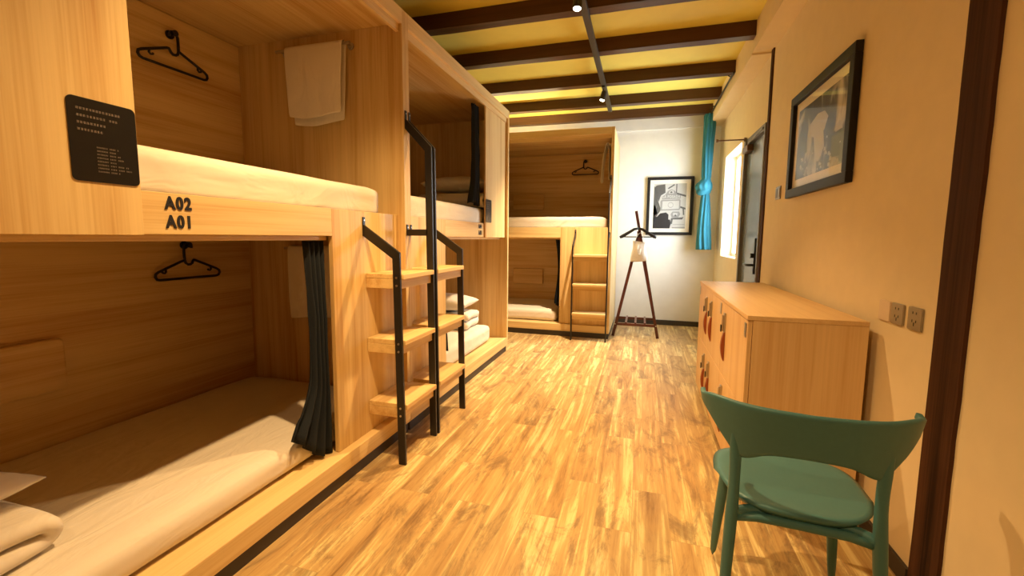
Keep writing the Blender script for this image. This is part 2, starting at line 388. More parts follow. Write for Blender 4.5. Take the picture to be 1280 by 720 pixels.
# ------------------------------------------------------------------ bunk pods
L, D = 2.205, 1.26
def notice(parent, X, y, m):
    x0, x1, z0, z1 = .497, .662, 1.444, 1.668
    a, b = sorted((X(x0), X(x1)))
    pl = obj('notice_plate', prism(nb(), rrect(a, b, z0, z1, .014), 'y', y-.003, y), BLINE, parent)
    pl['label'] = 'black notice plate with rounded corners'
    bm = nb(); rnd = random.Random(4)
    def line(xs, xe, z, h, cw, gap, skip=()):
        x = xs; k = 0
        while x < xe:
            if k not in skip:
                # little strokes standing for characters too small to read
                for q in range(3):
                    zz = z + h*(.1+.36*q); xa = x+rnd.uniform(0, cw*.2); xb = x+cw-rnd.uniform(0, cw*.2)
                    box(bm, xa, xb, y-.0036, y-.003, zz, zz+h*.13)
                for q in range(2):
                    xx = x+cw*rnd.uniform(.1, .8); box(bm, xx, xx+cw*.13, y-.0036, y-.003, z, z+h)
            x += cw+gap; k += 1
    for k, (n, skip) in enumerate(((14, ()), (13, (9,)), (9, ()), (8, ()))):
        line(a+.019, a+.019+n*.0076, z1-.033-k*.0185, .0062, .0060, .0016, skip)
    obj('lettering', bm, GREYTXT, pl, keep=True); bm = nb()
    for k, w in enumerate((.052, .046, .055, .066, .048, .076, .083, .053)):
        line(a+.060, a+.060+w, z0+.094-k*.0094, .0040, .0029, .0010, (7, 12, 17))
    obj('lettering', bm, GREYTXT, pl, keep=True)
def pod(F, m, label, numbers, group='bunk pods along the room', D=1.26, rail=0):
    X = (lambda x: L-x) if m else (lambda x: x)
    def b(x0, x1, y0, y1, z0, z1):
        a, c = sorted((X(x0), X(x1))); return bx(a, c, y0, y1, z0, z1)
    t = thing('bunk_pod', label, 'bunk bed', F, (L/2, D/2, 0), group)
    p = lambda n, bm, mt, bev=.0015, **k: obj(n, bm, mt, t, bevel=bev, **k)
    p('plinth', b(.01, L-.01, .017, D, 0, .072), PLINTH)
    p('lower_deck', b(0, L, 0, D, .072, .163), WX, .004)
    p('back_panel', b(.037, L-.037, D, D+.02, .165, 2.575), WX)
    for a in (0, L-.0365): p('side_panel', b(a, a+.0365, 0, D+.02, .164, 2.665), WZ)
    p('roof_panel', b(.037, L-.037, .0, D+.02, 2.58, 2.665), WX)
    p('header_board', b(.037, L-.037, .022, .045, 2.535, 2.585), WX)
    p('upper_deck', b(.037, L-.037, .076, D, 1.31, 1.40), WX)
    rl = p('rail_board', b(.037, 1.545, .05, .075, 1.30, 1.435), WX)
    p('curtain_track', b(.037, 1.545, .085, .105, 1.278, 1.31), WX)
    p('ladder_panel', b(1.545, L-.037, .05, .074, .164, 1.435), WZ)
    fp = p('front_panel', b(.037, .665, .032, .049, 1.297, 2.578), WZ)
    for z in (.55, 1.735):
        a, c = sorted((X(.56), X(1.065)))
        p('headboard_pad', prism(nb(), rrect(a, c, z, z+.25, .025), 'y', D-.042, D), WX, .010)
    notice(fp, X, .032, m)
    if numbers:
        xa = X(.745) if not m else X(.815)
        for k, s in enumerate(numbers):
            rb = text_bm(nb(), s, .056, (xa, .0485, 1.384-k*.061), (.82, 0, 0), (0, 0, 1))
            obj('number_lettering', rb, INK, rl, keep=True)
    # towel rails on the ladder-end side panel
    for z in (2.485, 1.215):
        bm = nb(); xa = L-.037-.055; xs = X(xa); xw = X(L-.037)
        cyl(bm, (xs, .33+rail, z), (xs, .89+rail, z), .009, seg=12)
        for yy in (.36+rail, .86+rail):
            cyl(bm, (xs, yy, z), (xw, yy, z), .008, seg=10); cyl(bm, (xw, yy, z), (X(L-.045), yy, z), .022, seg=14)
        p('towel_rail', bm, STEEL, 0, smooth=False)
    # coat pegs on the back panel
    for z in (2.462, 1.235):
        bm = nb(); xx = X(1.70); cyl(bm, (xx, D, z), (xx, D-.012, z), .024); cyl(bm, (xx, D-.012, z), (xx, D-.045, z+.003), .011); cyl(bm, (xx, D-.045, z+.003), (xx, D-.055, z+.003), .017)
        p('coat_peg', bm, BLACKP, .002)
    return t, X
FA = Matrix.Translation((-1.44, .317, 0)) @ Matrix.Rotation(R(90), 4, 'Z')
FB = Matrix.Translation((-1.44, 2.523, 0)) @ Matrix.Rotation(R(90), 4, 'Z')
FC = Matrix.Translation((-2.575, 5.67, 0))
podA, XA = pod(FA, False, 'nearest wooden bunk pod, numbered A02 over A01 on its rail', ('A02', 'A01'))
podB, XB = pod(FB, True, 'second wooden bunk pod, between the numbered nearest pod and the gap before the end wall', ('A04', 'A03'))
podC, XC = pod(FC, False, 'wooden bunk pod across the end of the room, against the white wall', (), D=1.232, rail=-.18)

def mattress(F, X, x0, x1, y0, y1, z0, z1, label, seed, bump=None):
    a, c = sorted((X(x0), X(x1)))
    o = obj('mattress', softbox(a, c, y0, y1, z0, z1, min(.055, (z1-z0)*.45), 9, .006, seed), SHEET, F=F, smooth=True, sub=1)
    return tag(o, label, 'mattress', 'mattresses in the bunk pods')
mattress(FA, XA, .06, 2.05, .082, 1.255, 1.40, 1.588, 'white mattress on the upper bunk of the nearest pod, behind the A02 board', 1)
mattress(FA, XA, .14, 2.15, .125, 1.255, .163, .297, 'white mattress on the lower bunk of the nearest pod, half in shade', 2)
mattress(FB, XB, .06, 2.10, .082, 1.255, 1.40, 1.588, 'white mattress on the upper bunk of the middle pod, under folded bedding', 3)
mattress(FB, XB, .22, 2.10, .125, 1.255, .163, .345, 'brightly lit white mattress on the lower bunk of the middle pod, behind the ladders', 4)
mattress(FC, XC, .06, 2.12, .082, 1.225, 1.40, 1.575, 'white mattress on the upper bunk across the room end', 5)
mattress(FC, XC, .10, 1.50, .125, 1.225, .163, .32, 'white mattress on the lower bunk across the room end', 6)

def pillow(F, c, sx, sy, h, rz, label, tilt=0, seed=0):
    bm = nb(); n = 18
    Mx = Matrix.Translation(c) @ Matrix.Rotation(rz, 4, 'Z') @ Matrix.Rotation(tilt, 4, 'X')
    def sh(s):
        def f(a, b):
            u, v = 2*a-1, 2*b-1
            t = max(0, (1-abs(u)**2.6))**.55 * max(0, (1-abs(v)**2.6))**.55
            x = sx/2*u*(1-.07*(1-v*v)); y = sy/2*v*(1-.09*(1-u*u))
            k = mnoise.noise(Vector((u*2.3+seed, v*2.3, s)))*.012*t
            return Mx @ Vector((x, y, s*h/2*t+k))
        return f
    grid(bm, sh(1), n, n); grid(bm, sh(-1), n, n)
    bmesh.ops.remove_doubles(bm, verts=bm.verts[:], dist=.0015)
    return tag(obj('pillow', bm, SHEET, F=F, smooth=True, sub=1), label, 'pillow', 'pillows on the bunks')
def duvet(F, c, sx, sy, th, layers, rz, label, seed=0, fold_dir=1):
    """folded quilt: one continuous strip folded back and forth, rounded folds on alternating ends"""
    bm = nb(); Mx = Matrix.Translation(c) @ Matrix.Rotation(rz, 4, 'Z')
    cl = []
    for k in range(layers):
        z = th*(k+.5); a, b = (-1, 1) if (k % 2 == 0) == (fold_dir > 0) else (1, -1)
        for i in range(9):
            s = a+(b-a)*i/8; cl.append((s*(sx/2-th*.5-.006*k), z))
        if k < layers-1:
            for i in range(1, 6):
                q = math.pi*i/6; cl.append((b*(sx/2-th*.5)+b*math.sin(q)*th*.5, z+th*.5-math.cos(q)*th*.5))
    m = 12
    vs = []
    for i, (x, z) in enumerate(cl):
        row = []
        for j in range(m+1):
            y = sy*(j/m-.5); k = mnoise.noise(Vector((x*6+seed, y*6, z*8)))*.010
            row.append(bm.verts.new(Mx @ Vector((x+k*.6, y*(1+.03*math.sin(i*.9+seed)), z+k*.6+(-.006*abs(2*j/m-1)**4)))))
        vs.append(row)
    for i in range(len(vs)-1):
        for j in range(m): bm.faces.new((vs[i][j], vs[i][j+1], vs[i+1][j+1], vs[i+1][j]))
    return tag(obj('folded_duvet', bm, SHEET, F=F, smooth=True, solid=th*.88, sub=1), label, 'duvet', 'folded duvets on the bunks')
# nearest lower bunk, at the photo's left edge
duvet(FA, (.29, .62, .302), .48, .62, .062, 2, 0, 'folded white duvet at the head of the nearest lower bunk, under a pillow', 3)
pillow(FA, (.315, .64, .480), .53, .44, .10, .12, 'white pillow topping the folded duvet on the nearest lower bunk', 0, 5)
# middle pod
duvet(FB, (1.78, .42, 1.592), .42, .72, .075, 2, 0, 'folded white duvet on the middle upper bunk, beside the dark curtain', 8, -1)
pillow(FB, (1.80, .42, 1.836), .46, .72, .17, .05, 'white pillow topping the folded duvet on the middle upper bunk', 0, 11)
duvet(FB, (1.72, .55, .353), .44, .62, .085, 2, .05, 'glaring white folded duvet on the middle lower bunk behind the ladder', 14, 1)
pillow(FB, (1.72, .56, .612), .48, .66, .17, .05, 'glaring white pillow topping the duvet on the middle lower bunk', 0, 17)

def towel(F, X, yc, w, z, lf, lb, label, seed, folds=0.0, out=0):
    """cloth over a rail that runs along local y next to the ladder-end panel"""
    bm = nb(); xr = L-.037-.055; r = .014; cl = []
    nl = 16
    for i in range(nl+1): cl.append((xr-r-.010*math.sin(i/nl*2.5), z-lf*(1-i/nl), i/nl))
    for i in range(1, 6):
        a = math.pi*i/6; cl.append((xr-r*math.cos(a), z+r*math.sin(a), 1))
    for i in range(nl+1): cl.append((xr+r+.004, z-lb*i/nl, 1-i/nl))
    m = 20; vs = []
    for k, (x, zz, d) in enumerate(cl):
        row = []
        for j in range(m+1):
            s = j/m-.5; loose = (1-d)
            wv = .010*loose*math.sin(s*9+seed)+.008*mnoise.noise(Vector((s*4+seed, zz*5, 0)))*loose
            y = yc+s*w*(1-folds*loose*.12)
            row.append(bm.verts.new((X(x+(-abs(wv)-out*loose**.7 if k <= nl else min(.012, abs(wv)*.4))), y, zz-.012*math.sin(s*5+seed)*loose)))
        vs.append(row)
    for i in range(len(vs)-1):
        for j in range(m): bm.faces.new((vs[i][j], vs[i][j+1], vs[i+1][j+1], vs[i+1][j]))
    return tag(obj('towel', bm, TOWEL, F=F, smooth=True, solid=.005, sub=1), label, 'towel', 'towels on the bunk rails')
towel(FA, XA, .59, .44, 2.488, .43, .47, 'cream towel over the rail of the nearest upper bunk', 1, 1)
towel(FA, XA, .62, .46, 1.218, .47, .44, 'cream towel over the rail of the nearest lower bunk, half behind a curtain', 5)
towel(FC, XC, .29, .34, 2.488, .47, .43, 'cream towel seen edge on in the upper bunk across the room end', 9, 1, out=.055)

def curtain(F, X, x0, x1, y, z0, z1, n, amp, label, flare=0, seed=0, taper=.4, mat=NAVYC, kick=0):
    bm = nb(); NU, NV = 56, 26
    def f(u, v):
        z = z1+(z0+kick*(1-u)**1.5-z1)*v
        w = 1-taper*math.sin(math.pi*min(1, v*1.1))*.6
        xc = x1; x = xc+(x0-xc)*(1-u)*(w+flare*max(0, v-.72)**1.3*6)
        a = amp*(.55+.45*v)
        yy = y+a*math.sin(2*math.pi*n*u+.8*math.sin(v*3+seed))+.006*mnoise.noise(Vector((u*9, v*7, seed)))
        return Vector((X(x), yy, z+(.018*math.sin(u*5+seed)*v if v > .9 else 0)))
    grid(bm, f, NU, NV)
    return tag(obj('bunk_curtain', bm, mat, F=F, smooth=True, solid=.003), label, 'curtain', 'dark bunk curtains')
curtain(FA, XA, 1.40, 1.535, .098, .175, 1.275, 4, .020, 'dark navy curtain gathered at the opening of the nearest lower bunk', .8, 1, .35, kick=.15)
curtain(FB, XB, 1.41, 1.535, .115, .36, 1.275, 4, .022, 'dark navy curtain of the middle lower bunk, behind the ladder', .2, 4, .3)
curtain(FB, XB, .82, .672, .110, 1.615, 2.53, 4, .026, 'dark navy curtain gathered at the opening of the middle upper bunk', .45, 6, .3)
curtain(FC, XC, 1.47, 1.54, .115, .40, 1.275, 3, .022, 'dark curtain tip at the lower bunk across the room end', .0, 8, .9)

def hanger_bm(bm, T, flip=1, r=.0078):
    P = [(-.012, -.085), (-.165, -.148), (-.181, -.160), (-.184, -.176), (-.176, -.190), (-.160, -.195), (.19, -.195), (.207, -.190), (.216, -.176), (.213, -.160), (.195, -.148), (.056, -.088), (.046, -.086), (.041, -.094), (.036, -.105), (.024, -.113), (.008, -.112), (-.004, -.103), (-.010, -.085), (-.011, -.04), (-.010, -.008), (-.002, .010), (.014, .018), (.030, .012), (.037, -.004), (.036, -.014)]
    tube(bm, [T @ Vector((flip*x, 0, z)) for x, z in P], r, 8)
    for sx in (-.125, .155):
        tube(bm, [T @ Vector((flip*(sx+q), 0, z)) for q, z in ((0, -.132), (.002, -.150), (-.006, -.158), (-.016, -.155), (-.020, -.148))], r*.8, 6)
    return bm
def hanger(F, X, z, label, flip=1, rz=0, D=1.26):
    T = Matrix.Translation((X(1.70)-.014*flip, D-.034, z)) @ Matrix.Rotation(rz, 4, 'Z')
    return tag(obj('clothes_hanger', hanger_bm(nb(), T, flip), BLACKP, F=F, smooth=True), label, 'hanger', 'clothes hangers on the bunk pegs')
hanger(FA, XA, 2.458, 'black plastic hanger on the back wall of the nearest upper bunk', -1)
hanger(FA, XA, 1.231, 'black plastic hanger on the back wall of the nearest lower bunk', 1)
hanger(FC, XC, 2.458, 'black plastic hanger on the back wall of the upper bunk across the room end', 1, D=1.232)

# ------------------------------------------------------------------ ladders
def ladder(F, X, xs, xt, label):
    t = thing('bunk_ladder', label, 'ladder', F, (X((xs+xt)/2), -.1, 0), 'black metal bunk ladders')
    th = .016
    def up(poly, x):
        a, c = sorted((X(x), X(x+th))); return prism(nb(), poly, 'x', a, c)
    sp = obj('upright', up([(-.195, 0), (-.178, 1.212), (.0485, 1.365), (.0485, 1.300), (-.133, 1.178), (-.150, 0)], xs), BLACKM, t, bevel=.002)
    tp = obj('upright', up([(-.195, 0), (-.178, 1.850), (-.0015, 2.030), (-.0015, 1.965), (-.133, 1.825), (-.150, 0)], xt), BLACKM, t, bevel=.002)
    def tab(x, y, z0, z1, par):
        a, c = sorted((X(x-.002), X(x+th+.002)))
        bm = bx(a, c, y-.006, y, z0, z1)
        obj('bracket', bm, BLACKM, par, bevel=.001)
        m = (a+c)/2; obj('screw', cyl(nb(), (m, y-.006, z1-.018), (m, y-.008, z1-.018), .0045, seg=10), STEEL, par)
    tab(xs, .0492, 1.30, 1.405, sp); tab(xt, -.0008, 1.965, 2.075, tp); tab(xt, -.0008, 1.305, 1.375, tp)
    a, c = sorted((X(xt), X(xt+th)))
    obj('stay_bar', bx(a, c, -.15, -.0065, 1.305, 1.345), BLACKM, tp, bevel=.002)
    for zt in (1.092, .722, .352):
        fy = -.195+.0165*zt/1.2
        a, c = sorted((X(xs+th), X(xt)))
        s = obj('step', bx(a+.0005, c-.0005, fy-.012, .0485, zt-.028, zt), WX, t, bevel=.003)
        obj('step_support', bx(a+.0005, c-.0005, fy+.012, .0485, zt-.082, zt-.0285), WX, s, bevel=.002)
        for xx, sg in ((xs, -1), (xt+th, 1)):
            for dz in (.018, .062):
                obj('bolt', cyl(nb(), (X(xx), fy+.022, zt-dz), (X(xx+sg*.004), fy+.022, zt-dz), .006, seg=10), STEEL, sp if sg < 0 else tp)
    return t
ladder(FA, XA, 1.795, 2.183, 'black metal ladder with wooden steps on the nearest pod, beside the A01 opening')
ladder(FB, XB, 1.730, 2.168, 'black metal ladder with wooden steps on the middle pod')
ladder(FC, XC, 1.735, 2.168, 'black metal ladder with wooden steps on the pod across the room end')

# ------------------------------------------------------------------ track lights
tr = thing('track_rail', 'dark lighting track hung under the ceiling beams', 'light track', I4, (-.47, 2.5, 2.95))
obj('rail', bx(-.495, -.445, 2.55, 6.12, 2.958, 2.995), TRACKM, tr, bevel=.003)
for y in (2.66, 4.32, 6.0): obj('clip', bx(-.478, -.462, y-.02, y+.02, 2.99, 3.0), TRACKM, tr)
tr = thing('track_rail', 'second lighting track over the nearest bunk, above the photo', 'light track', I4, (-.80, .4, 2.95))
obj('rail', bx(-.825, -.775, -1.2, 2.0, 2.958, 2.995), TRACKM, tr, bevel=.003)
for y in (-.84, .06, .96, 1.81): obj('clip', bx(-.808, -.792, y-.02, y+.02, 2.99, 3.0), TRACKM, tr)
for k, (hx, y, aim, pf) in enumerate(SPOTS):
    lab = ('small lit track spotlight under the third ceiling beam from the end wall' if k == 3 else 'track spotlight above the top edge of the photo, over the %s' % ('near ladders' if k == 2 else 'nearest bunk' if k == 1 else 'chair'))
    head = Vector((hx, y, 2.865)); dr = (Vector(aim)-head).normalized()
    t = thing('track_spotlight', lab, 'spotlight', I4, (hx, y, 2.865), 'track spotlights')
    obj('adapter', bx(hx-.017, hx+.017, y-.05, y+.05, 2.938, 2.9575), TRACKM, t, bevel=.003)
    obj('bracket', cyl(nb(), (hx, y, 2.94), (hx, y, 2.88), .007, seg=10), TRACKM, t)
    a, b2 = head-dr*.05, head+dr*.05
    bm = nb(); tube(bm, [a, a+dr*.01, b2-dr*.002, b2, b2-dr*.008], [.020, .029, .032, .032, .027], 24)
    obj('lamp_body', bm, TRACKM, t, smooth=False)
    obj('lens', tube(nb(), [b2-dr*.0075, b2-dr*.001, b2+dr*.007, b2+dr*.012], [.0262, .0262, .020, .008], 24), LENS, t, smooth=True)
    ld = bpy.data.lights.new('spotlight_lamp', 'SPOT'); ld.energy = LAMP_W*pf; ld.color = LAMP_COL if k < 3 else (1, .74, .46); ld.spot_size = R(112 if k < 2 else 104 if k < 3 else 86); ld.spot_blend = 1.0; ld.shadow_soft_size = .028
    lo = bpy.data.objects.new('spotlight_lamp', ld); C.objects.link(lo); lo.parent = t
    lo.location = dr*.085; lo.rotation_euler = dr.to_track_quat('-Z', 'Y').to_euler()

bt = thing('lamp_batten', 'slim lamp batten lying on the roof of the end pod', 'lamp', I4, (-1.75, 6.2, 2.666))
obj('housing', bx(-2.35, -1.15, 6.17, 6.23, 2.667, 2.695), SWW, bt, bevel=.004)
obj('diffuser', bx(-2.33, -1.17, 6.18, 6.22, 2.6955, 2.70), LENS, bt)
ld = bpy.data.lights.new('batten_lamp', 'AREA'); ld.shape = 'RECTANGLE'; ld.size = 1.1; ld.size_y = .04; ld.energy = 14; ld.color = (1, .80, .42)
lo = bpy.data.objects.new('batten_lamp', ld); C.objects.link(lo); lo.parent = bt; lo.location = (0, 0, .045); lo.rotation_euler = (R(180), 0, 0)

# ------------------------------------------------------------------ locker cabinet
X0, X1, Y0c, Y1c, ZT = .490, .968, 2.255, 4.02, .945
cb = thing('locker_cabinet', 'low pale oak locker cabinet with leather pulls against the right wall', 'cabinet', I4, ((X0+X1)/2, (Y0c+Y1c)/2, 0))
obj('top_panel', bx(X0-.004, X1, Y0c-.002, Y1c+.002, ZT-.022, ZT), CY_, cb, bevel=.002)
for a in (Y0c, Y1c-.02): obj('side_panel', bx(X0+.022, X1, a, a+.02, .0, ZT-.0225), CZ, cb, bevel=.001)
obj('back_panel', bx(X1-.012, X1, Y0c+.02, Y1c-.02, .06, ZT-.0225), CZ, cb)
obj('shelf', bx(X0+.03, X1-.012, Y0c+.02, Y1c-.02, .475, .493), CY_, cb)
obj('bottom_panel', bx(X0+.024, X1-.012, Y0c+.02, Y1c-.02, .06, .08), CY_, cb)
obj('kickboard', bx(X0+.045, X0+.06, Y0c+.02, Y1c-.02, 0, .06), PLINTH, cb)
cols = [(3.452, Y1c-.003, 'n'), (2.932, 3.448, 'f'), (Y0c+.004, 2.928, 'f')]
def strap_bm(y, z):
    # padded leather loop bowed out from the door
    n = 14; out = [(X0-.004-.017*math.sin(math.pi*i/n)**.8, z-.175*i/n) for i in range(n+1)]
    inn = [(X0-.0005, z-.175*i/n) for i in range(n, -1, -1)]
    return prism(nb(), out+inn, 'y', y-.016, y+.016)
for (za, zb) in ((.063, .481), (.485, ZT-.025)):
    for (ya, yb, side) in cols:
        d = obj('door', bx(X0, X0+.02, ya, yb, za, zb), CZ, cb, bevel=.0015)
        hy = ya+.115 if side == 'n' else yb-.115
        zt = zb-.055
        hp = nb(); box(hp, X0-.010, X0, hy-.015, hy+.015, zt-.115, zt); box(hp, X0-.020, X0-.010, hy-.006, hy+.006, zt-.108, zt-.012)
        h = obj('latch_plate', hp, STEEL, d, bevel=.002)
        obj('keyhole_cover', bx(X0-.026, X0-.0205, hy-.010, hy+.010, zt-.112, zt-.070), BLACKM, d, bevel=.002)
        obj('leather_pull', strap_bm(hy, zt-.112), LEATHER, d, bevel=.004)
        hyy = yb-.035 if side == 'n' else ya+.035
        if zb > .6: obj('hinge', bx(X0-.004, X0, hyy-.018, hyy+.018, zb-.085, zb-.015), STEEL, d, bevel=.002)

# ------------------------------------------------------------------ chair
FCH = Matrix.Translation((.512, 1.65, 0)) @ Matrix.Rotation(R(-5), 4, 'Z')
ch = thing('side_chair', 'teal moulded plastic chair with a wide curved backrest, in front of the cabinet', 'chair', FCH)
def seat_bm():
    bm = nb(); n, m = 44, 12
    top, bot = [], []
    def out(a):
        c, s = math.cos(a), math.sin(a); e = 2/3.3
        x = math.copysign(abs(c)**e, c); y = math.copysign(abs(s)**e, s)
        w = .232 if y > 0 else .232-.034*(-y)
        return x*w, (y*.225 if y > 0 else y*.240)+.01
    for sgn in (1, -1):
        ctr = bm.verts.new((0, .01, .468 if sgn > 0 else .445)); prev = None
        for k in range(1, m+1):
            r = k/m; ring = []
            for i in range(n):
                x, y = out(2*math.pi*i/n); x *= r; y = .01+(y-.01)*r
                dish = -.012*(1-r*r)+.012*(r**6)*(1 if y < 0 else -.6)
                edge = -.010*max(0, (r-.86)/.14)**2
                z = .480+dish+edge if sgn > 0 else .453-.004*(1-r)+.010*max(0, (r-.86)/.14)**2
                if sgn < 0 and k == m: ring.append(top[-1][i])
                else: ring.append(bm.verts.new((x, y, z)))
            if prev is None:
                for i in range(n): bm.faces.new((ctr, ring[i], ring[(i+1) % n]))
            else:
                for i in range(n): bm.faces.new((prev[i], ring[i], ring[(i+1) % n], prev[(i+1) % n]))
            prev = ring
            if sgn > 0: top.append(ring)
    return bm
obj('seat', seat_bm(), TEALP, ch, smooth=True)
def shell_bm():
    """curved backrest: rises from the two uprights and wraps forward into pointed ends"""
    bm = nb(); NU, NV = 48, 10
    ctl = [(0, -.238), (.10, -.231), (.175, -.212), (.222, -.186), (.250, -.158), (.265, -.126), (.262, -.096)]
    zt = [.806, .807, .809, .811, .808, .798, .802]
    zb = [.662, .654, .622, .676, .730, .766, .788]
    def lerp(tab, s):
        s = s*(len(tab)-1); i = min(int(s), len(tab)-2); f = s-i
        a, b = tab[max(i-1, 0)], tab[i]; c, d = tab[i+1], tab[min(i+2, len(tab)-1)]
        cr = lambda p, q, r_, t_: .5*((2*q)+(-p+r_)*f+(2*p-5*q+4*r_-t_)*f*f+(-p+3*q-3*r_+t_)*f**3)
        return cr(a, b, c, d) if not isinstance(a, tuple) else tuple(cr(*z) for z in zip(a, b, c, d))
    def f(u, v):
        s = abs(2*u-1); sg = 1 if u >= .5 else -1
        x, y = lerp(ctl, s); a, b = lerp(zb, s), lerp(zt, s)
        z = a+(b-a)*v
        lean = -.030*(z-.65)/.17 * (1-s*.5)
        flare = .030*max(0, (z-.66)/.16)
        return Vector((sg*(x+flare*s), y+lean, z))
    grid(bm, f, NU, NV)
    bmesh.ops.remove_doubles(bm, verts=bm.verts[:], dist=.0004)
    return bm
obj('backrest', shell_bm(), TEALP, ch, smooth=True, solid=.016, sub=1)
for s in (-1, 1):
    bm = nb()
    tube(bm, [(s*.196, -.217, .735), (s*.193, -.212, .69), (s*.190, -.208, .645), (s*.188, -.206, .60), (s*.188, -.206, .53), (s*.190, -.210, .46), (s*.197, -.226, .30), (s*.206, -.248, .12), (s*.212, -.262, 0)], [.008, .014, .018, .0172, .016, .020, .0175, .015, .012], 14, ry=[.004, .006, .010, .014, .015, .019, .0165, .014, .011], up=(1, 0, 0))
    tube(bm, [(s*.194, -.213, .43), (s*.17, -.200, .444), (s*.13, -.185, .450), (s*.06, -.18, .45)], [.018, .017, .015, .012], 12)
    obj('leg', bm, TEALP, ch, smooth=True, sub=1)
    bm = nb()
    tube(bm, [(s*.165, .150, .460), (s*.178, .158, .37), (s*.195, .172, .16), (s*.205, .182, 0)], [.025, .021, .017, .013], 14)
    obj('leg', bm, TEALP, ch, smooth=True, sub=1)
obj('cross_rail', tube(nb(), [(-.19, -.208, .425), (-.12, -.205, .436), (0, -.205, .438), (.12, -.205, .436), (.19, -.208, .425)], .0145, 12), TEALP, ch, smooth=True)

# ------------------------------------------------------------------ pictures
def picture_parts(t, w, h, fw, mount, draw, out, ax):
    """local frame: x along the wall, y out of the wall (towards -y is the room), z up; wall at y=0"""
    bm = nb(); a, b = w/2, h/2
    for q in ((-a, a, b-fw, b), (-a, a, -b, -b+fw), (-a, -a+fw, -b+fw, b-fw), (a-fw, a, -b+fw, b-fw)):
        box(bm, q[0], q[1], -.036, -.001, q[2], q[3])
    obj('frame', bm, FRAMEB, t, bevel=.004)
    obj('mount', bx(-a+fw-.004, a-fw+.004, -.010, -.004, -b+fw-.004, b-fw+.004), MATB, t)
    draw(t, w-2*fw-2*mount, h-2*fw-2*mount)
    obj('glass', bx(-a+fw-.002, a-fw+.002, -.0185, -.0165, -b+fw-.002, b-fw+.002), GLASS, t)
def poly(bm, pts, y, mi):
    f = bm.faces.new([bm.verts.new((x, y, z)) for x, z in pts]); f.material_index = mi
    if f.normal.y > 0: f.normal_flip()
def draw_sign(t, w, h):
    # black and white photograph of a hanging inn sign in a street
    bm = nb(); a, b = w/2, h/2; box(bm, -a, a, -.0112, -.010, -b, b, 0)
    y = -.0114; S = lambda pts, mi, lv=0: poly(bm, [(x*w-a, z*h-b) for x, z in pts], y-.00015*lv, mi)
    S([(0, 0), (.52, 0), (.56, .10), (.50, .30), (.40, .36), (.22, .34), (.12, .26), (0, .30)], 3)
    S([(0, .30), (.10, .27), (.24, .42), (.14, .62), (.06, .92), (0, .95)], 2)
    S([(.04, .95), (.10, .97), (.34, .99), (.36, .80), (.22, .74), (.16, .60), (.10, .72)], 2)
    S([(.0, .22), (.05, .30), (.15, .32), (.06, .50), (0, .55)], 1)
    S([(.68, .99), (.71, .99), (.71, .78), (.68, .78)], 2, 1); S([(.71, .80), (.99, .74), (.99, .70), (.71, .76)], 2, 1)
    S([(.42, .90), (.62, .99), (.64, .965), (.45, .88)], 2, 1); S([(.82, .50), (.99, .46), (.99, .42), (.82, .46)], 2, 1); S([(.90, .46), (.94, .46), (.96, .30), (.92, .30)], 2, 1)
    # sign board
    S([(.22, .40), (.80, .41), (.83, .44), (.83, .64), (.80, .65), (.24, .64), (.21, .60)], 4, 2)
    S([(.27, .43), (.79, .44), (.79, .62), (.28, .61)], 1, 3)
    S([(.255, .65), (.83, .665), (.83, .74), (.72, .76), (.65, .84), (.54, .875), (.43, .84), (.36, .76), (.26, .72)], 4, 3)
    S([(.46, .78), (.62, .785), (.60, .84), (.54, .855), (.48, .83)], 1, 4); S([(.50, .79), (.58, .795), (.56, .83), (.51, .825)], 2, 5)
    for k in range(16):
        q0, q1 = 2*math.pi*k/16, 2*math.pi*(k+1)/16
        S([(.53+.085*math.cos(q0), .525+.062*math.sin(q0)), (.53+.085*math.cos(q1), .525+.062*math.sin(q1)), (.53+.072*math.cos(q1), .525+.050*math.sin(q1)), (.53+.072*math.cos(q0), .525+.050*math.sin(q0))][::-1], 4, 4)
    # lantern and bracket under the board
    S([(.58, .24), (.78, .24), (.84, .32), (.80, .38), (.60, .38), (.54, .32)], 4, 2); S([(.62, .29), (.74, .29), (.76, .34), (.62, .35)], 1, 3); S([(.66, .27), (.73, .27), (.71, .31), (.67, .31)], 2, 4)
    S([(.56, .20), (.90, .20), (.95, .26), (.90, .25), (.60, .235)], 2, 2); S([(.54, .10), (.60, .10), (.62, .22), (.56, .24)], 2, 2); S([(.60, .0), (.99, .0), (.99, .03), (.60, .03)], 4, 2)
    S([(.62, .08), (.98, .085), (.98, .095), (.62, .09)], 4, 2); S([(.48, .20), (.55, .20), (.53, .33), (.48, .33)], 1, 2)
    o = obj('print', bm, [PALE, PALE, PGREY, PDARK, PMID], t, keep=True)
    tb = text_bm(nb(), 'LA POSADA', .055, (-a+.275*w, -.0128, -b+.684*h), (.71, 0, 0), (0, 0, 1), .0001)
    obj('sign_lettering', tb, PALE, o, keep=True)
t = thing('framed_picture', 'black framed black-and-white picture of a hanging sign on the white end wall', 'picture', Matrix.Translation((.366, YB, 1.775)))
picture_parts(t, .645, .845, .042, .055, draw_sign, 0, 0)
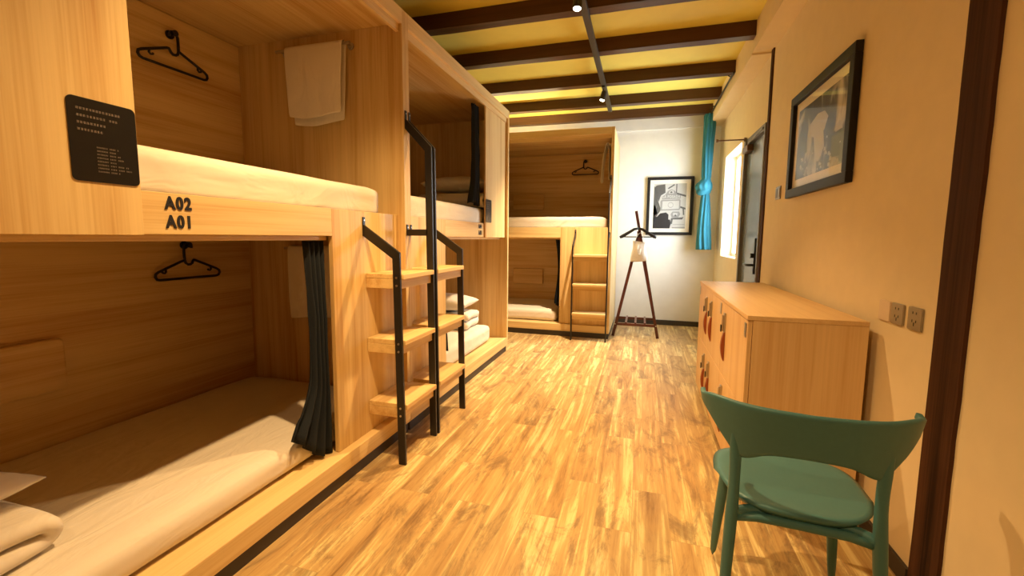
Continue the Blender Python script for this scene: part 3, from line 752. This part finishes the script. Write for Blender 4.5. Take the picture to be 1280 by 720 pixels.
def draw_street(t, w, h):
    m, nt, b = new_mat('print_night_street'); Lk = nt.links
    tc = N(nt, 'ShaderNodeTexCoord'); mp = N(nt, 'ShaderNodeMapping'); mp.inputs['Scale'].default_value = (5.5, 1, 3.2); Lk.new(tc.outputs['Object'], mp.inputs[0])
    n = N(nt, 'ShaderNodeTexNoise', i_Scale=1.0, i_Detail=4.0, i_Distortion=.8); Lk.new(mp.outputs[0], n.inputs['Vector'])
    r = ramp(nt, [(.42, (.028, .028, .030)), (.53, (.06, .06, .06)), (.60, (.42, .40, .34)), (.70, (.66, .63, .54))]); Lk.new(n.outputs[0], r.inputs[0]); Lk.new(r.outputs[0], b.inputs['Base Color']); b.inputs['Roughness'].default_value = .5
    bm = nb(); a, bb = w/2, h/2; box(bm, -a, a, -.0112, -.010, -bb, bb, 0)
    y = -.0114; S = lambda pts, mi, lv=0: poly(bm, [(x*w-a, z*h-bb) for x, z in pts], y-.00015*lv, mi)
    rn = random.Random(9)
    S([(.30, .70), (.46, .78), (.60, .76), (.68, .66), (.62, .52), (.48, .46), (.34, .52)], 2)
    S([(.40, .50), (.60, .52), (.64, .30), (.54, .14), (.46, .16)], 2, 1); S([(.70, .40), (.95, .44), (.95, .10), (.72, .12)], 1, 1); S([(.05, .30), (.26, .34), (.24, .62), (.05, .66)], 1, 1)
    for k in range(34):
        x, z = rn.uniform(.05, .95), rn.uniform(.03, .42); s = rn.uniform(.010, .026)
        S([(x-s, z-s*.8), (x+s, z-s*.9), (x+s*.8, z+s), (x-s*.7, z+s*1.3)], 2, 2)
    S([(.84, .40), (.94, .41), (.96, .47), (.90, .52), (.83, .47)], 2, 3)
    obj('print', bm, [m, PDARK, PALE], t, keep=True)
FP2 = Matrix.Translation((XW, 3.145, 1.937)) @ Matrix.Rotation(R(-90), 4, 'Z')
t = thing('framed_picture', 'large black framed picture hanging above the locker cabinet', 'picture', FP2)
picture_parts(t, .985, .690, .058, .058, draw_street, 0, 0)

# ------------------------------------------------------------------ wall plates
def plate(name, y0, y1, z0, z1, mat, lab, cat, kind):
    t = thing(name, lab, cat, Matrix.Translation((XW, (y0+y1)/2, (z0+z1)/2)) @ Matrix.Rotation(R(-90), 4, 'Z'), group='wall plates by the cabinet' if kind != 'switch' else None)
    w, h = (y1-y0), (z1-z0)
    obj('faceplate', prism(nb(), rrect(-w/2, w/2, -h/2, h/2, .006), 'y', -.009, -.0005), mat, t, bevel=.002)
    if kind == 'socket':
        for sx in (-.011, .011): obj('slot', bx(sx-.002, sx+.002, -.0098, -.009, .018, .027), INK, t)
        obj('slot', bx(-.002, .002, -.0098, -.009, -.028, -.014), INK, t)
        for sx in (-1, 1): obj('slot', bx(sx*.012-.0018, sx*.012+.0018, -.0098, -.009, -.014, -.004), INK, t)
    if kind == 'switch':
        for sx in (-1, 1): obj('rocker', bx(sx*w*.235-w*.19, sx*w*.235+w*.19, -.0125, -.009, -h*.36, h*.36), GREYM if sx < 0 else SWG, t, bevel=.002)
    return t
plate('blank_plate', 2.184, 2.270, .960, 1.046, SWC, 'white blank wall plate beside the cabinet top, far end of the row of three', 'wall plate', 'blank')
plate('wall_socket', 2.086, 2.172, .960, 1.046, SWG, 'grey wall socket in the middle of the row of three plates', 'socket', 'socket')
plate('wall_socket', 1.965, 2.053, .960, 1.048, SWG, 'grey wall socket nearest the dark timber post', 'socket', 'socket')
plate('light_switch', 3.865, 3.985, 1.612, 1.712, SWG, 'grey double light switch between the framed picture and the door', 'switch', 'switch')

# ------------------------------------------------------------------ turquoise window curtain, knotted
def knotted():
    bm = nb(); NU, NV = 60, 60
    def prof(v):
        z = 2.985+(1.150-2.985)*v
        if v < .47: w = .088-.022*v/.47
        elif v < .58:
            q = (v-.47)/.11; w = .062+.065*math.sin(math.pi*q)**1.0
        else:
            q = (v-.58)/.42; w = .058+.052*q**.8
        return z, w
    def f(u, v):
        z, w = prof(v); a = 2*math.pi*u
        n = 9; k = .14 if not .46 < v < .6 else .07
        r = w*(1+k*math.sin(n*a+4*(v if v < .5 else -v)+1.5*math.sin(v*9))+.07*mnoise.noise(Vector((math.cos(a)*2, math.sin(a)*2, z*4))))
        cx = .83-.012*math.sin(v*3)-(.03*math.sin(math.pi*(v-.47)/.11) if .47 < v < .58 else 0)
        return Vector((cx+r*math.cos(a)*.85, 6.70+r*math.sin(a)*1.15, z))
    vs = grid(bm, f, NU, NV, wrap=True)
    # close the top and the hem
    bm.faces.new([r[0] for r in vs]); bm.faces.new([r[-1] for r in vs][::-1])
    return bm
cw = thing('window_curtain', 'turquoise curtain tied in a knot, hanging beside the window', 'curtain', I4, (.83, 6.70, 1.15))
obj('cloth', knotted(), TEALC, cw, smooth=True)
kb = nb(); tube(kb, [(.83+.055*math.cos(a)-.030, 6.70+.07*math.sin(a), 1.99+.045*math.sin(a*1.0+.9)) for a in [2*math.pi*i/24 for i in range(24)]], .050, 12, closed=True)
obj('knot', kb, TEALC, cw, smooth=True)
cr = thing('curtain_rod', 'thin dark curtain rod along the boxing over the window', 'curtain rod', I4, (.83, 5.9, 2.99))
obj('rod', cyl(nb(), (.83, 5.10, 2.988), (.83, 6.90, 2.988), .010, seg=12), BLACKM, cr)
for y in (5.24, 6.55): obj('bracket', tube(nb(), [(.83, y, 2.988), (.80, y-.02, 2.998), (.80, y-.03, 3.04), (.85, y-.03, 3.05)], .006, 8), BLACKM, cr)

# ------------------------------------------------------------------ coat rack with hanger and bag
FR = Matrix.Translation((-.048, 5.92, 0))
ck = thing('coat_rack', 'dark red wooden A-frame coat rack in front of the white end wall', 'coat rack', FR)
def bar(p0, p1, w, d):
    """rectangular bar between two points lying in a plane of constant y"""
    p0, p1 = Vector(p0), Vector(p1); t = (p1-p0).normalized(); nrm = Vector((t.z, 0, -t.x))
    bm = nb(); vs = []
    for p in (p0, p1):
        for sx, sy in ((-1, -1), (1, -1), (1, 1), (-1, 1)): vs.append(bm.verts.new(p+nrm*sx*w/2+Vector((0, sy*d/2, 0))))
    for q in ((3, 2, 1, 0), (4, 5, 6, 7), (0, 1, 5, 4), (1, 2, 6, 5), (2, 3, 7, 6), (3, 0, 4, 7)): bm.faces.new([vs[i] for i in q])
    return bm
for y, up in ((0, 1), (.50, 0)):
    obj('leg', bar((-.285, y, .002), (.012, y, 1.40), .036, .022), RACKW, ck, bevel=.004)
    obj('leg', bar((.285, y, .002), (-.040, y, 1.65), .036, .022), RACKW, ck, bevel=.004) if up else obj('leg', bar((.285, y, .002), (-.012, y, 1.40), .036, .022), RACKW, ck, bevel=.004)
    obj('stretcher', bx(-.262, .262, y-.011, y+.011, .148, .182), RACKW, ck, bevel=.003)
for x in (-.12, .0, .12): obj('slat', bx(x-.013, x+.013, -.011, .511, .1825, .197), RACKW, ck, bevel=.002)
obj('hanging_rod', cyl(nb(), (.0, -.03, 1.36), (.0, .53, 1.36), .012, seg=12), RACKW, ck)
for x, z in ((-.258, .165), (.258, .165)): obj('bolt', cyl(nb(), (x, -.014, z), (x, -.010, z), .008, seg=10), STEEL, ck)
# wide black hanger on the rod
hb = nb()
for s in (-1, 1):
    tube(hb, [(s*q, -.05, z) for q, z in ((.0, 1.425), (.05, 1.415), (.12, 1.370), (.20, 1.322), (.225, 1.310))], [.015, .017, .019, .022, .016], 12, ry=[.010, .011, .014, .020, .016])
tube(hb, [(-.205, -.05, 1.318), (.205, -.05, 1.318)], .007, 8)
tube(hb, [(0, -.05, 1.42), (0, -.05, 1.445), (.0, -.02, 1.47), (0, 0, 1.46)], .004, 8)
tag(obj('coat_hanger', hb, BLACKP, F=Matrix.Translation((-.055, 5.92, 0)), smooth=True), 'wide black coat hanger on the wooden coat rack', 'hanger')
bg_t = thing('tote_bag', 'small white cloth bag hanging from the coat rack', 'bag', Matrix.Translation((-.035, 5.875, 1.0)))
def bag_body():
    bm = nb(); NU, NV = 32, 14
    def f(u, v):
        a = 2*math.pi*u; z = .26*v
        w = .105-.030*v+.006*math.sin(v*7); d = .028*(math.sin(math.pi*min(1, .12+v*.86)))+.004
        k = 1+.08*math.sin(a*5+v*6)
        return Vector((w*math.copysign(abs(math.cos(a))**.7, math.cos(a)), -d*k*math.sin(a)-.004, z+.010*math.cos(a)*(1-v)-.012*math.cos(a)*v))
    vs = grid(bm, f, NU, NV, wrap=True); bm.faces.new([r[0] for r in vs])
    return bm
obj('body', bag_body(), CANVAS, bg_t, smooth=True, sub=1)
for y in (-.018, .012):
    obj('strap', tube(nb(), [(-.055, y, .245), (-.045, y, .30), (-.015, y-.004, .355), (.010, y-.004, .372), (.032, y, .35), (.050, y, .30), (.055, y, .245)], .007, 8, ry=.003), CANVAS, bg_t, smooth=True)
obj('drawstring', tube(nb(), [(-.01, -.036, .22), (-.020, -.042, .15), (-.008, -.044, .095), (.012, -.044, .10), (.020, -.040, .17)], .005, 8), CANVAS, bg_t, smooth=True)
